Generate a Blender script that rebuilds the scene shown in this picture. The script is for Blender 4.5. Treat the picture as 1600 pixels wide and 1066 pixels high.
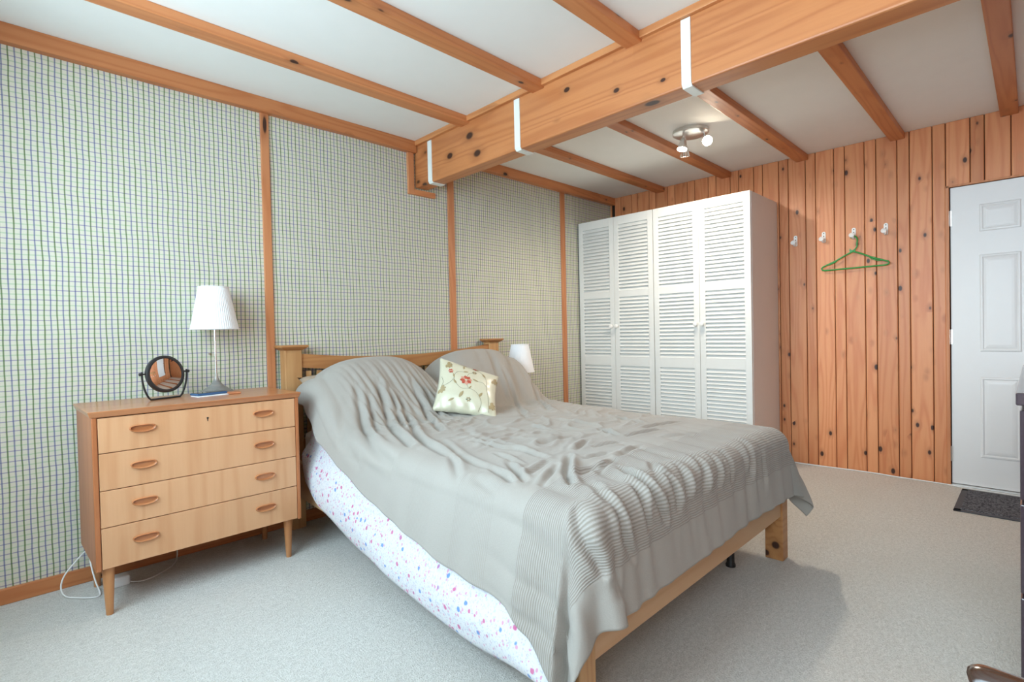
import bpy, bmesh, math, random
import numpy as np
from mathutils import Vector, Matrix, noise

random.seed(7)
S = bpy.context.scene
COL = S.collection
for o in list(bpy.data.objects):
    bpy.data.objects.remove(o)
R = math.radians
PI = math.pi

# ------------------------------------------------------------------ camera
CAM = Vector((0.0, -3.0847, 1.0955))
FPX, YAW, PIT, ROL = 825.459, .7908, -.0173, -.0218
fw = Vector((math.sin(YAW)*math.cos(PIT), math.cos(YAW)*math.cos(PIT), math.sin(PIT)))
rt = Vector((math.cos(YAW), -math.sin(YAW), 0))
up = rt.cross(fw)
r2 = rt*math.cos(ROL) + up*math.sin(ROL)
u2 = -rt*math.sin(ROL) + up*math.cos(ROL)
cd = bpy.data.cameras.new('camera')
cd.sensor_width = 36
cd.lens = 36*FPX/1600
cd.clip_start = .02
cam = bpy.data.objects.new('camera', cd)
COL.objects.link(cam)
cam.matrix_world = Matrix(((r2.x, u2.x, -fw.x, CAM.x), (r2.y, u2.y, -fw.y, CAM.y), (r2.z, u2.z, -fw.z, CAM.z), (0, 0, 0, 1)))
S.camera = cam

# ------------------------------------------------------------------ world, exposure
S.view_settings.view_transform = 'Standard'
S.view_settings.look = 'None'
S.view_settings.gamma = 1
S.view_settings.exposure = 0.55
S.view_settings.use_curve_mapping = False
W = bpy.data.worlds.new('world'); S.world = W
W.use_nodes = True
W.node_tree.nodes['Background'].inputs[0].default_value = (.72, .86, 1, 1)
W.node_tree.nodes['Background'].inputs[1].default_value = 1.2

# daylight from the unseen left window, plus a second window light added as fill
def area(name, loc, aim, sx, sy, power, col, spread=170):
    l = bpy.data.lights.new(name, 'AREA'); l.shape = 'RECTANGLE'; l.size = sx; l.size_y = sy
    l.energy = power; l.color = col; l.spread = R(spread)
    o = bpy.data.objects.new(name, l); COL.objects.link(o); o.location = loc
    o.rotation_euler = Vector(aim).to_track_quat('-Z', 'Y').to_euler()
    return o
area('unseen_window_light', (-.46, -1.5, 1.62), (1, .0, -.22), 1.7, 1.3, 44, (.66, .87, 1), 160)
area('unseen_window_light', (-.46, -3.45, 1.62), (1, -.05, -.15), 1.2, 1.3, 18, (.74, .90, 1), 110)  # added fill for the pine wall, door and right-hand carpet

# ------------------------------------------------------------------ node helpers
class NT:
    def __init__(s, name):
        s.m = bpy.data.materials.new(name); s.m.use_nodes = True
        s.t = s.m.node_tree; s.n = s.t.nodes; s.n.clear()
        s.out = s.n.new('ShaderNodeOutputMaterial'); s.b = s.n.new('ShaderNodeBsdfPrincipled')
        s.t.links.new(s.b.outputs[0], s.out.inputs[0])
    def put(s, inp, v):
        if isinstance(v, bpy.types.NodeSocket): s.t.links.new(v, inp)
        elif v is not None:
            if isinstance(v, (tuple, list)) and len(v) == 3 and inp.type == 'RGBA': v = (*v, 1)
            inp.default_value = v
    def math(s, op, a, b=None, c=None, clamp=False):
        n = s.n.new('ShaderNodeMath'); n.operation = op; n.use_clamp = clamp
        for i, v in enumerate((a, b, c)):
            if v is not None: s.put(n.inputs[i], v)
        return n.outputs[0]
    def vmath(s, op, a, b=None):
        n = s.n.new('ShaderNodeVectorMath'); n.operation = op
        s.put(n.inputs[0], a)
        if b is not None: s.put(n.inputs[1], b)
        return n.outputs[0]
    def mix(s, f, a, b, mode='MIX'):
        n = s.n.new('ShaderNodeMix'); n.data_type = 'RGBA'; n.blend_type = mode
        s.put(n.inputs[0], f); s.put(n.inputs[6], a); s.put(n.inputs[7], b)
        return n.outputs[2]
    def noise(s, vec, scale, detail=2, rough=.5, dist=0, col=False):
        n = s.n.new('ShaderNodeTexNoise'); s.put(n.inputs['Vector'], vec)
        n.inputs['Scale'].default_value = scale; n.inputs['Detail'].default_value = detail
        n.inputs['Roughness'].default_value = rough; n.inputs['Distortion'].default_value = dist
        return n.outputs[1 if col else 0]
    def voronoi(s, vec, scale, rnd=1):
        n = s.n.new('ShaderNodeTexVoronoi'); s.put(n.inputs['Vector'], vec)
        n.inputs['Scale'].default_value = scale; n.inputs['Randomness'].default_value = rnd
        return n.outputs['Distance'], n.outputs['Color']
    def coord(s, which='Object'):
        return s.n.new('ShaderNodeTexCoord').outputs[which]
    def rand(s): return s.n.new('ShaderNodeObjectInfo').outputs['Random']
    def sep(s, v):
        n = s.n.new('ShaderNodeSeparateXYZ'); s.put(n.inputs[0], v); return n.outputs
    def comb(s, x, y, z):
        n = s.n.new('ShaderNodeCombineXYZ')
        for i, v in enumerate((x, y, z)): s.put(n.inputs[i], v)
        return n.outputs[0]
    def step(s, v, lo, hi):
        n = s.n.new('ShaderNodeMapRange'); n.interpolation_type = 'SMOOTHSTEP'
        s.put(n.inputs[0], v); s.put(n.inputs[1], lo); s.put(n.inputs[2], hi)
        n.inputs[3].default_value = 0; n.inputs[4].default_value = 1
        return n.outputs[0]
    def bump(s, h, strength=.3, dist=.01):
        n = s.n.new('ShaderNodeBump'); n.inputs['Strength'].default_value = strength
        n.inputs['Distance'].default_value = dist; s.put(n.inputs['Height'], h)
        s.t.links.new(n.outputs[0], s.b.inputs['Normal'])
    def fin(s, col, rough=.5, metal=0, spec=None, sheen=0, coat=0):
        s.put(s.b.inputs['Base Color'], col); s.put(s.b.inputs['Roughness'], rough)
        s.b.inputs['Metallic'].default_value = metal
        if spec is not None: s.b.inputs['Specular IOR Level'].default_value = spec
        if sheen: s.b.inputs['Sheen Weight'].default_value = sheen
        if coat: s.b.inputs['Coat Weight'].default_value = coat; s.b.inputs['Coat Roughness'].default_value = .15
        return s.m

def plain(name, col, rough=.5, metal=0, vary=.06, bump=0, bscale=200, spec=None, coat=0):
    t = NT(name); o = t.coord()
    n = t.noise(o, 9, 3)
    c = t.mix(n, tuple(x*(1-vary) for x in col), tuple(min(1, x*(1+vary)) for x in col))
    if bump: t.bump(t.noise(o, bscale, 2), bump, .002)
    return t.fin(c, rough, metal, spec, coat=coat)

def wood(name, light, dark, axis, knots=.5, knot_al=3.0, knot_ac=9.0, ring=26, tint=.25, rough=.45, contrast=1.0, coat=0, stretch=.07, flat=None, bump=.08):
    """axis: index of the grain direction in object space"""
    t = NT(name)
    rnd = t.rand()
    off = t.comb(t.math('MULTIPLY', rnd, 17.3), t.math('MULTIPLY', rnd, 31.7), t.math('MULTIPLY', rnd, 53.1))
    p = t.vmath('ADD', t.coord(), off)
    sc = [1, 1, 1]; sc[axis] = stretch
    g = t.vmath('MULTIPLY', p, tuple(sc))
    col = None
    kd = None
    n = t.noise(g, 5.5, 2, .5)
    if knots > 0:
        ks = [knot_ac]*3; ks[axis] = knot_al
        if flat is not None: ks[flat] = 0
        kv = t.vmath('MULTIPLY', p, tuple(ks))
        d, c = t.voronoi(kv, 1.0, .95)
        gate = t.sep(c)
        rad = t.math('MULTIPLY', t.math('MAXIMUM', t.math('SUBTRACT', gate[0], 1-knots), 0), .23/knots)
        halo = t.math('SUBTRACT', 1, t.step(d, 0.0, t.math('MULTIPLY', rad, 2.6)))
        has = t.step(rad, .012, .03)
        halo = t.math('MULTIPLY', halo, has)
        n = t.math('ADD', n, t.math('MULTIPLY', halo, .035))
        core = t.math('MULTIPLY', t.math('SUBTRACT', 1, t.step(d, t.math('MULTIPLY', rad, .62), rad)), has)
    rg = t.math('SINE', t.math('MULTIPLY', n, ring*6.28/2))
    rg = t.math('MULTIPLY_ADD', rg, .5, .5)
    rg = t.math('POWER', rg, 2.2)
    fine = t.noise(g, 130, 3, .6)
    f = t.math('MULTIPLY', t.math('ADD', t.math('MULTIPLY', rg, .55), t.math('MULTIPLY', fine, .5)), contrast, clamp=True)
    col = t.mix(f, light, dark)
    # each piece has its own tone
    tone = t.math('MULTIPLY_ADD', rnd, tint*2, 1-tint)
    col = t.mix(1.0, col, t.comb(tone, t.math('POWER', tone, 1.25), t.math('POWER', tone, 1.5)), 'MULTIPLY')
    if knots > 0:
        col = t.mix(t.math('MULTIPLY', halo, .45), col, tuple(x*.45 for x in dark))
        col = t.mix(core, col, (.050, .018, .010))
    t.bump(t.math('ADD', fine, t.math('MULTIPLY', rg, .6)), bump, .003)
    return t.fin(col, rough, coat=coat)

M = {}
M['pine_wall'] = wood('pine_boarding', (.71, .310, .135), (.56, .170, .062), 2, knots=.66, knot_al=9, knot_ac=15, tint=.13, contrast=.8, flat=0, rough=.42)
M['pine_x'] = wood('pine_joist', (.61, .245, .092), (.49, .160, .052), 0, knots=.36, knot_al=7, knot_ac=14, tint=.10, rough=.45)
M['pine_z'] = wood('pine_batten', (.62, .265, .115), (.50, .180, .068), 2, knots=.22, knot_al=3, knot_ac=14, tint=.10, rough=.5)
M['beam'] = wood('pine_beam', (.61, .250, .092), (.43, .140, .046), 1, knots=.55, knot_al=4.2, knot_ac=6.5, ring=26, tint=.04, rough=.4, stretch=.045, contrast=.85)
M['beam_strip'] = wood('pine_strip', (.62, .270, .100), (.48, .17, .055), 1, knots=.25, knot_al=3, knot_ac=10, tint=.04)
M['dresser'] = wood('dresser_veneer', (.72, .405, .215), (.61, .295, .135), 2, knots=0, ring=16, tint=.03, contrast=.8, rough=.38, stretch=.05)
M['teak_x'] = wood('teak_top', (.56, .235, .095), (.43, .150, .052), 0, knots=0, ring=18, tint=.02, rough=.28, coat=.25)
M['teak_z'] = wood('teak_side', (.50, .185, .070), (.40, .130, .045), 2, knots=0, ring=14, tint=.02, rough=.35)
M['teak_leg'] = wood('teak_leg', (.60, .29, .12), (.46, .185, .065), 2, knots=0, ring=10, tint=.05, rough=.35)
M['bed_z'] = wood('bed_oak_upright', (.58, .335, .145), (.46, .225, .085), 2, knots=0, ring=22, tint=.05, rough=.45)
M['bed_x'] = wood('bed_oak_rail', (.52, .255, .095), (.40, .165, .055), 0, knots=.10, knot_al=2, knot_ac=9, ring=22, tint=.04, rough=.42)
M['bed_pine'] = wood('bed_pine_rail', (.66, .42, .235), (.55, .30, .145), 0, knots=.14, knot_al=2.5, knot_ac=9, ring=14, tint=.04, rough=.5, contrast=.7)
M['bed_pine_y'] = wood('bed_pine_side', (.64, .40, .215), (.53, .28, .13), 1, knots=.14, knot_al=2.5, knot_ac=9, ring=14, tint=.04, rough=.5, contrast=.7)
M['dark_wood'] = wood('dark_stained_wood', (.055, .035, .045), (.030, .019, .026), 0, knots=0, ring=3, tint=.03, rough=.22, coat=.6)
M['chair_wood'] = wood('brown_stained_wood', (.075, .032, .018), (.028, .012, .008), 1, knots=0, ring=10, tint=.03, rough=.18, coat=.8)
M['ceiling'] = plain('ceiling_white', (.87, .87, .835), .75, vary=.02, bump=.05, bscale=60)
M['white_wall'] = plain('white_wall', (.78, .78, .75), .8, vary=.02)
M['strap'] = plain('white_painted_steel', (.80, .84, .80), .35, vary=.02)
M['wardrobe'] = plain('white_wardrobe_paint', (.75, .755, .725), .42, vary=.015)
M['carcass'] = plain('white_melamine', (.74, .73, .72), .45, vary=.02)
M['door'] = plain('white_door_paint', (.80, .81, .81), .38, vary=.015)
M['steel'] = plain('brushed_steel', (.72, .72, .70), .28, 1, vary=.03)
M['chrome'] = plain('chrome', (.80, .79, .78), .24, 1, vary=.02)
M['white_plastic'] = plain('white_plastic', (.84, .83, .80), .32, vary=.02)
M['cable'] = plain('white_cable', (.80, .80, .78), .4, vary=.02)
M['black'] = plain('black_metal', (.018, .019, .021), .35, vary=.1)
M['screw'] = plain('dark_screw', (.06, .055, .05), .4, .6)
M['dark_gap'] = plain('painted_gap_shade', (.035, .018, .012), .9)  # shade between the boards, put into the dark backing colour
M['phone'] = plain('blue_phone_case', (.035, .10, .22), .4, vary=.1)
M['glass_dark'] = plain('phone_glass', (.03, .035, .04), .08, vary=.05)
M['paper'] = plain('paper_white', (.80, .82, .84), .7, vary=.02)
M['wallet'] = plain('tan_leather', (.45, .17, .07), .5, vary=.15)
M['green'] = plain('green_hanger_plastic', (.025, .30, .055), .3, vary=.08)
M['mattress'] = plain('mattress_cotton', (.74, .73, .69), .9, vary=.03)
M['pillow_brown'] = plain('pillow_beige', (.34, .26, .19), .9, vary=.12)
M['sheer'] = plain('lampshade_lining', (.85, .86, .87), .85, vary=.01)

t = NT('mirror_glass'); M['mirror'] = t.fin((.93, .94, .94), .015, 1)
t = NT('lamp_glass'); t.b.inputs['Transmission Weight'].default_value = .75
M['glass'] = t.fin((.80, .78, .72), .08)
t = NT('window_glass'); t.b.inputs['Transmission Weight'].default_value = 1; t.b.inputs['IOR'].default_value = 1.05
M['pane'] = t.fin((.97, .99, 1), .02)
t = NT('glowing_bulb'); t.put(t.b.inputs['Emission Color'], (1, .86, .66, 1)); t.b.inputs['Emission Strength'].default_value = 60
M['bulb'] = t.fin((1, .95, .9), .4)

# pleated shade
t = NT('pleated_shade')
t.b.inputs['Subsurface Weight'].default_value = 0
t.b.inputs['Transmission Weight'].default_value = 0
M['shade'] = t.fin(t.mix(t.noise(t.coord(), 30, 2), (.84, .86, .88), (.90, .91, .92)), .8)

# plaid cotton: green and blue woven lines every 22 mm
t = NT('plaid_cotton')
co = t.coord()
wob = t.sep(t.vmath('SUBTRACT', t.noise(co, 3.2, 3, .55, col=True), (.5, .5, .5)))
s = t.sep(co)
px = t.math('ADD', t.math('DIVIDE', s[0], .0437), t.math('MULTIPLY', wob[0], .42))
pz = t.math('ADD', t.math('DIVIDE', s[2], .0430), t.math('MULTIPLY', wob[2], .42))
def lines(v, ph, w):
    f = t.math('ABSOLUTE', t.math('SUBTRACT', t.math('FRACT', t.math('ADD', v, ph)), .5))
    return t.math('SUBTRACT', 1, t.step(f, w*.55, w*1.15))
thr = t.noise(co, 420, 2)
base = t.mix(thr, (.625, .605, .49), (.725, .705, .585))
c = t.mix(t.math('MULTIPLY', lines(pz, .25, .068), .55), base, (.30, .48, .26))
c = t.mix(t.math('MULTIPLY', lines(pz, .75, .058), .66), c, (.20, .17, .34))
c = t.mix(t.math('MULTIPLY', lines(px, .77, .070), .78), c, (.06, .135, .02))
c = t.mix(t.math('MULTIPLY', lines(px, .27, .066), .72), c, (.085, .105, .27))
t.bump(t.math('ADD', t.noise(co, 500, 1), t.math('MULTIPLY', t.noise(t.vmath('MULTIPLY', co, (1, 1, 2.2)), 5, 3), 6)), .16, .004)
M['plaid'] = t.fin(c, .95, spec=.1)

# carpet
t = NT('wool_carpet')
co = t.coord()
big = t.noise(co, 1.3, 3, .6)
mid = t.noise(t.vmath('MULTIPLY', co, (1, 1.7, 1)), 48, 4, .65, .6)
fine = t.noise(co, 190, 3, .65)
v = t.math('ADD', t.math('MULTIPLY', fine, .6), t.math('MULTIPLY', mid, .4))
c = t.mix(t.step(v, .32, .68), (.55, .54, .49), (.84, .83, .785))
c = t.mix(t.math('MULTIPLY', t.step(big, .45, .7), .22), c, (.60, .56, .48))
t.bump(t.math('ADD', t.math('MULTIPLY', fine, .8), t.math('MULTIPLY', mid, .7)), .75, .012)
M['carpet'] = t.fin(c, 1.0, spec=.05, sheen=.15)

# linen bedspread with ribbed bands (UV in metres along the cloth)
t = NT('grey_linen')
uv = t.sep(t.coord('UV'))
co = t.coord('UV')
weave = t.noise(t.vmath('MULTIPLY', co, (1, 6, 1)), 140, 2)
weave2 = t.noise(t.vmath('MULTIPLY', co, (6, 1, 1)), 140, 2)
c = t.mix(t.math('MULTIPLY', t.math('ADD', weave, weave2), .5), (.325, .300, .265), (.430, .400, .360))
vv = uv[1]
def band(a, b): return t.math('MULTIPLY', t.step(vv, a, a+.006), t.math('SUBTRACT', 1, t.step(vv, b, b+.006)))
b1 = band(1.90, 2.24)
b2 = band(1.56, 1.76)
b3 = band(1.28, 1.42)
rib = t.math('MULTIPLY_ADD', t.math('SINE', t.math('MULTIPLY', vv, 6.283/.0078)), .5, .5)
m1 = t.math('ADD', b1, t.math('ADD', t.math('MULTIPLY', b2, .28), t.math('MULTIPLY', b3, .14)))
c = t.mix(t.math('MULTIPLY', t.math('MULTIPLY', rib, m1), .50), c, (.165, .135, .10))
c = t.mix(t.math('MULTIPLY', t.math('MULTIPLY', t.math('SUBTRACT', 1, rib), m1), .30), c, (.46, .44, .41))
# stitched hem line
t.bump(t.math('ADD', t.math('MULTIPLY', rib, t.math('MULTIPLY', m1, 1.5)), t.math('ADD', weave, weave2)), .35, .0022)
M['linen'] = t.fin(c, .92, spec=.15, sheen=.2)

# floral duvet cotton
t = NT('floral_cotton')
co = t.coord('UV')
jig = t.vmath('ADD', co, t.vmath('MULTIPLY', t.noise(co, 60, 1, col=True), (.008, .008, 0)))
def dots(scale, rad, thr):
    d, cc = t.voronoi(jig, scale, 1)
    g = t.sep(cc)
    on = t.step(g[0], thr, thr+.02)
    return t.math('MULTIPLY', t.math('SUBTRACT', 1, t.step(d, rad*.7, rad)), on), g
c = (.66, .665, .675)
st = t.math('ABSOLUTE', t.math('SUBTRACT', t.noise(jig, 42, 2), .5))
c = t.mix(t.math('MULTIPLY', t.math('SUBTRACT', 1, t.step(st, .004, .020)), .42), c, (.36, .36, .52))
d3, g3 = dots(110, .34, .15)
c = t.mix(t.math('MULTIPLY', d3, .55), c, t.mix(t.step(g3[1], .45, .55), (.45, .30, .42), (.42, .46, .60)))
d2, g2 = dots(58, .33, .12)
c = t.mix(t.math('MULTIPLY', d2, .75), c, t.mix(t.step(g2[1], .55, .6), (.62, .22, .38), (.50, .52, .60)))
d1, g1 = dots(30, .29, .30)
c = t.mix(t.math('MULTIPLY', d1, .88), c, t.mix(t.step(g1[1], .5, .55), (.55, .11, .27), (.10, .24, .56)))
t.bump(t.noise(co, 300, 2), .08, .002)
M['floral'] = t.fin(c, .85, spec=.15, sheen=.1)

# champagne satin cushion
t = NT('champagne_satin')
co = t.coord('UV')
n = t.noise(t.vmath('MULTIPLY', co, (1, 8, 1)), 90, 3)
M['satin'] = t.fin(t.mix(n, (.60, .57, .41), (.74, .71, .54)), .30, spec=.6, sheen=.3)
M['thread_stem'] = plain('olive_thread', (.20, .19, .12), .5)
M['thread_leaf'] = plain('gold_thread', (.40, .31, .16), .45)
M['thread_red'] = plain('red_thread', (.50, .095, .055), .5, vary=.3)
M['thread_pink'] = plain('pink_thread', (.66, .33, .24), .5, vary=.2)
# door mat
t = NT('grey_door_mat')
co = t.coord(); n = t.noise(co, 110, 3, .7)
t.bump(n, .6, .006)
M['mat'] = t.fin(t.mix(t.step(n, .35, .65), (.030, .032, .040), (.20, .21, .235)), 1, spec=.1)
M['mat_edge'] = plain('mat_rubber_edge', (.075, .075, .085), .7, vary=.1)

# ------------------------------------------------------------------ mesh helpers
class MB:
    def __init__(s): s.bm = bmesh.new(); s.uv = None
    def box(s, x0, x1, y0, y1, z0, z1, bev=0, seg=2, mtx=None):
        b = bmesh.new()
        bmesh.ops.create_cube(b, size=1)
        for v in b.verts:
            v.co = Vector(((x0+x1)/2+v.co.x*(x1-x0), (y0+y1)/2+v.co.y*(y1-y0), (z0+z1)/2+v.co.z*(z1-z0)))
        if bev: bmesh.ops.bevel(b, geom=b.edges[:], offset=bev, segments=seg, affect='EDGES', profile=.5)
        if mtx is not None: bmesh.ops.transform(b, matrix=mtx, verts=b.verts)
        s.join(b); return s
    def hexa(s, bot, top, bev=0):
        """8 corners: bot and top are 4 points each, counter-clockwise seen from above"""
        b = bmesh.new()
        vb = [b.verts.new(p) for p in bot]; vt = [b.verts.new(p) for p in top]
        b.faces.new(vb[::-1]); b.faces.new(vt)
        for i in range(4):
            j = (i+1) % 4
            b.faces.new((vb[i], vb[j], vt[j], vt[i]))
        if bev: bmesh.ops.bevel(b, geom=b.edges[:], offset=bev, segments=2, affect='EDGES', profile=.5)
        s.join(b); return s
    def join(s, b):
        me = bpy.data.meshes.new('tmp'); b.to_mesh(me); b.free()
        s.bm.from_mesh(me); bpy.data.meshes.remove(me)
    def lathe(s, prof, n=32, loc=(0, 0, 0), axis=None, ridge=None, cap=True):
        """prof: (r,z) list; ridge: (count, amp) radial pleats"""
        rings = []
        rot = Matrix.Identity(3)
        if axis is not None: rot = Vector((0, 0, 1)).rotation_difference(Vector(axis).normalized()).to_matrix()
        for r, z in prof:
            row = []
            for i in range(n):
                a = 2*PI*i/n
                rr = r
                if ridge: rr = r*(1+ridge[1]*math.cos(a*ridge[0]))
                row.append(s.bm.verts.new(Vector(loc)+rot @ Vector((rr*math.cos(a), rr*math.sin(a), z))))
            rings.append(row)
        for k in range(len(rings)-1):
            for i in range(n):
                j = (i+1) % n
                s.bm.faces.new((rings[k][i], rings[k][j], rings[k+1][j], rings[k+1][i]))
        if cap:
            if prof[0][0] > 1e-4: s.bm.faces.new(rings[0][::-1])
            if prof[-1][0] > 1e-4: s.bm.faces.new(rings[-1])
        return s
    def tube(s, pts, rad, n=8, closed=False):
        pts = [Vector(p) for p in pts]
        rr = rad if isinstance(rad, (list, tuple)) else [rad]*len(pts)
        rings = []
        prev = None
        m = len(pts)
        for k, p in enumerate(pts):
            if closed: tg = (pts[(k+1) % m]-pts[k-1])
            else: tg = (pts[min(k+1, m-1)]-pts[max(k-1, 0)])
            tg.normalize()
            if prev is None:
                ref = Vector((0, 0, 1)) if abs(tg.z) < .9 else Vector((1, 0, 0))
                a = tg.cross(ref).normalized()
            else:
                a = (prev-tg*prev.dot(tg)).normalized()
            prev = a; b = tg.cross(a)
            rings.append([s.bm.verts.new(p+(a*math.cos(2*PI*i/n)+b*math.sin(2*PI*i/n))*rr[k]) for i in range(n)])
        for k in range(m if closed else m-1):
            A, B = rings[k], rings[(k+1) % m]
            for i in range(n):
                j = (i+1) % n
                s.bm.faces.new((A[i], A[j], B[j], B[i]))
        if not closed:
            s.bm.faces.new(rings[0][::-1]); s.bm.faces.new(rings[-1])
        return s
    def prism(s, poly, fn, d0, d1):
        """poly: 2D outline, fn(u,v,d)->xyz"""
        A = [s.bm.verts.new(fn(u, v, d0)) for u, v in poly]; B = [s.bm.verts.new(fn(u, v, d1)) for u, v in poly]
        s.bm.faces.new(A[::-1]); s.bm.faces.new(B)
        for i in range(len(poly)):
            j = (i+1) % len(poly)
            s.bm.faces.new((A[i], A[j], B[j], B[i]))
        return s
    def grid(s, P, UV=None):
        nu, nv = len(P), len(P[0])
        vs = [[s.bm.verts.new(p) for p in row] for row in P]
        L = s.bm.loops.layers.uv.verify() if UV else None
        for i in range(nu-1):
            for j in range(nv-1):
                f = s.bm.faces.new((vs[i][j], vs[i+1][j], vs[i+1][j+1], vs[i][j+1]))
                if UV:
                    for lp, (a, b) in zip(f.loops, ((i, j), (i+1, j), (i+1, j+1), (i, j+1))): lp[L].uv = UV[a][b]
        return s
    def mesh(s, name, off=(0, 0, 0), smooth=None, fix=True):
        if fix: bmesh.ops.recalc_face_normals(s.bm, faces=s.bm.faces[:])
        me = bpy.data.meshes.new(name); 
        bmesh.ops.translate(s.bm, vec=-Vector(off), verts=s.bm.verts)
        s.bm.to_mesh(me); s.bm.free()
        if smooth is not None:
            me.polygons.foreach_set('use_smooth', [True]*len(me.polygons))
            if smooth < 180: me.set_sharp_from_angle(angle=R(smooth))
        return me

def origin(o):
    v = Vector((0, 0, 0))
    while o is not None: v += o.location; o = o.parent
    return v
def link(name, me, mat, parent=None, loc=(0, 0, 0)):
    o = bpy.data.objects.new(name, me); COL.objects.link(o)
    if mat is not None and not me.materials: me.materials.append(M[mat] if isinstance(mat, str) else mat)
    o.parent = parent; o.location = loc
    return o
def part(name, mb, mat, parent, smooth=None):
    return link(name, mb.mesh(name, origin(parent), smooth), mat, parent)
def tag(o, label, cat, group=None):
    o['label'] = label; o['category'] = cat
    if group: o['group'] = group
    return o
def thing(name, label, cat, loc, group=None):
    o = bpy.data.objects.new(name, None); COL.objects.link(o); o.location = loc; o.empty_display_size = .05
    return tag(o, label, cat, group)
def solid(name, label, cat, loc, mb, mat, smooth=None, group=None):
    o = link(name, mb.mesh(name, loc, smooth), mat, None, loc)
    return tag(o, label, cat, group)
def struct(name, mb, mat, smooth=None, label=None):
    o = link(name, mb.mesh(name, (0, 0, 0), smooth), mat); o['kind'] = 'structure'
    if label: o['label'] = label
    return o
def lerp(tab, x):
    if x <= tab[0][0]: return tab[0][1]
    for (a, b), (c, d) in zip(tab, tab[1:]):
        if x <= c:
            f = (x-a)/(c-a); f = f*f*(3-2*f)*.35+f*.65
            return b+(d-b)*f
    return tab[-1][1]
def sstep(a, b, x):
    f = min(1, max(0, (x-a)/(b-a))); return f*f*(3-2*f)

def smooth_path(pts, n=6):
    pts = [Vector(p) for p in pts]; out = []
    for i in range(len(pts)-1):
        p0, p1, p2, p3 = pts[max(i-1, 0)], pts[i], pts[i+1], pts[min(i+2, len(pts)-1)]
        for k in range(n):
            u = k/n
            out.append(.5*((2*p1)+(p2-p0)*u+(2*p0-5*p1+4*p2-p3)*u*u+(3*p1-p0-3*p2+p3)*u**3))
    out.append(pts[-1]); return out

# ------------------------------------------------------------------ room shell
H = 2.432
XP = 4.607
XW = -.50
YF = -4.30
floor = struct('floor', MB().box(XW-.1, XP+.1, YF-.1, .1, -.08, 0), 'carpet', label='pale cream wool carpet across the bedroom floor')
ceiling = struct('ceiling', MB().box(XW-.1, XP+.1, YF-.1, .1, H, H+.08), 'ceiling', label='white ceiling panels between pine joists')
wall_back = struct('wall_back', MB().box(XW-.1, XP+.1, .012, .1, 0, H), 'white_wall', label='wall lined with green and blue plaid fabric between battens')
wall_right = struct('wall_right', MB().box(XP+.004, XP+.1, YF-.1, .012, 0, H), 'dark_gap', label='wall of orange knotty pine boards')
# window wall on the left: four pieces around the opening
wz0, wz1 = .92, 2.28
wins = [(-2.4, -.6), (-4.1, -2.8)]
mb = MB()
mb.box(XW-.1, XW, YF, wins[1][0], 0, H); mb.box(XW-.1, XW, wins[1][1], wins[0][0], 0, H); mb.box(XW-.1, XW, wins[0][1], .012, 0, H)
for a, b in wins: mb.box(XW-.1, XW, a, b, 0, wz0); mb.box(XW-.1, XW, a, b, wz1, H)
wall_left = struct('wall_left', mb, 'white_wall', label='white wall with a window and an added second window')
wall_front = struct('wall_front', MB().box(XW-.1, XP, YF-.1, YF, 0, H), 'pine_z', label='pine clad wall behind the dark chest')
def window(name, pts, horiz):
    w = bpy.data.objects.new(name, None); COL.objects.link(w); w['kind'] = 'structure'
    a0, a1, z0, z1 = pts
    def bx(a, b, c, d, t0, t1):
        return (XW-t1, XW-t0, a, b, c, d) if horiz == 'y' else (a, b, YF-t1, YF-t0, c, d)
    f = MB()
    for q in ((a0, a1, z0, z0+.05), (a0, a1, z1-.05, z1), (a0, a0+.05, z0, z1), (a1-.05, a1, z0, z1), ((a0+a1)/2-.03, (a0+a1)/2+.03, z0, z1)):
        f.box(*bx(*q, .03, .09))
    part('window_frame', f, 'door', w)
    for q in ((a0+.05, (a0+a1)/2-.03), ((a0+a1)/2+.03, a1-.05)):
        part('pane', MB().box(*bx(q[0], q[1], z0+.05, z1-.05, .058, .062)), 'pane', w)
    return w
window('window_1', (*wins[0], wz0, wz1), 'y')
window('added_window', (*wins[1], wz0, wz1), 'y')  # unseen window, added to go with the fill light

# plaid fabric panels between pine battens
batt = [(1.144, 1.188), (2.468, 2.522), (3.776, 3.832)]
edges = [XW]+[v for b in batt for v in b]+[XP]
for i in range(0, len(edges), 2):
    x0, x1 = edges[i], edges[i+1]
    nu, nv = int((x1-x0)/.04)+2, 62
    P = []
    for a in range(nu):
        row = []
        for b in range(nv):
            x = x0+(x1-x0)*a/(nu-1); z = .05+(2.375-.05)*b/(nv-1)
            k = min(1, min(x-x0, x1-x)/.06)
            y = -.001-.007*max(0, noise.noise(Vector((x*2.1+9, 0, z*3.4)))+.35*noise.noise(Vector((x*5, 3, z*9))))*k
            row.append((x, y, z))
        P.append(row)
    o = part('fabric_panel', MB().grid(P), 'plaid', wall_back, 180)
    o.data.flip_normals() if o.data.polygons[0].normal.y > 0 else None
for x0, x1 in batt:
    part('batten', MB().box(x0, x1, -.014, .012, .06, 2.36, .002), 'pine_z', wall_back)
part('corner_batten', MB().box(4.592, XP, -.016, .012, .06, 2.36, .002), 'pine_z', wall_back)
part('wall_plate', MB().box(XW, 2.178, -.042, .012, 2.352, H, .003), 'pine_x', wall_back)
part('wall_plate', MB().box(2.30, XP, -.055, .012, 2.362, H, .003), 'pine_x', wall_back)
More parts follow.
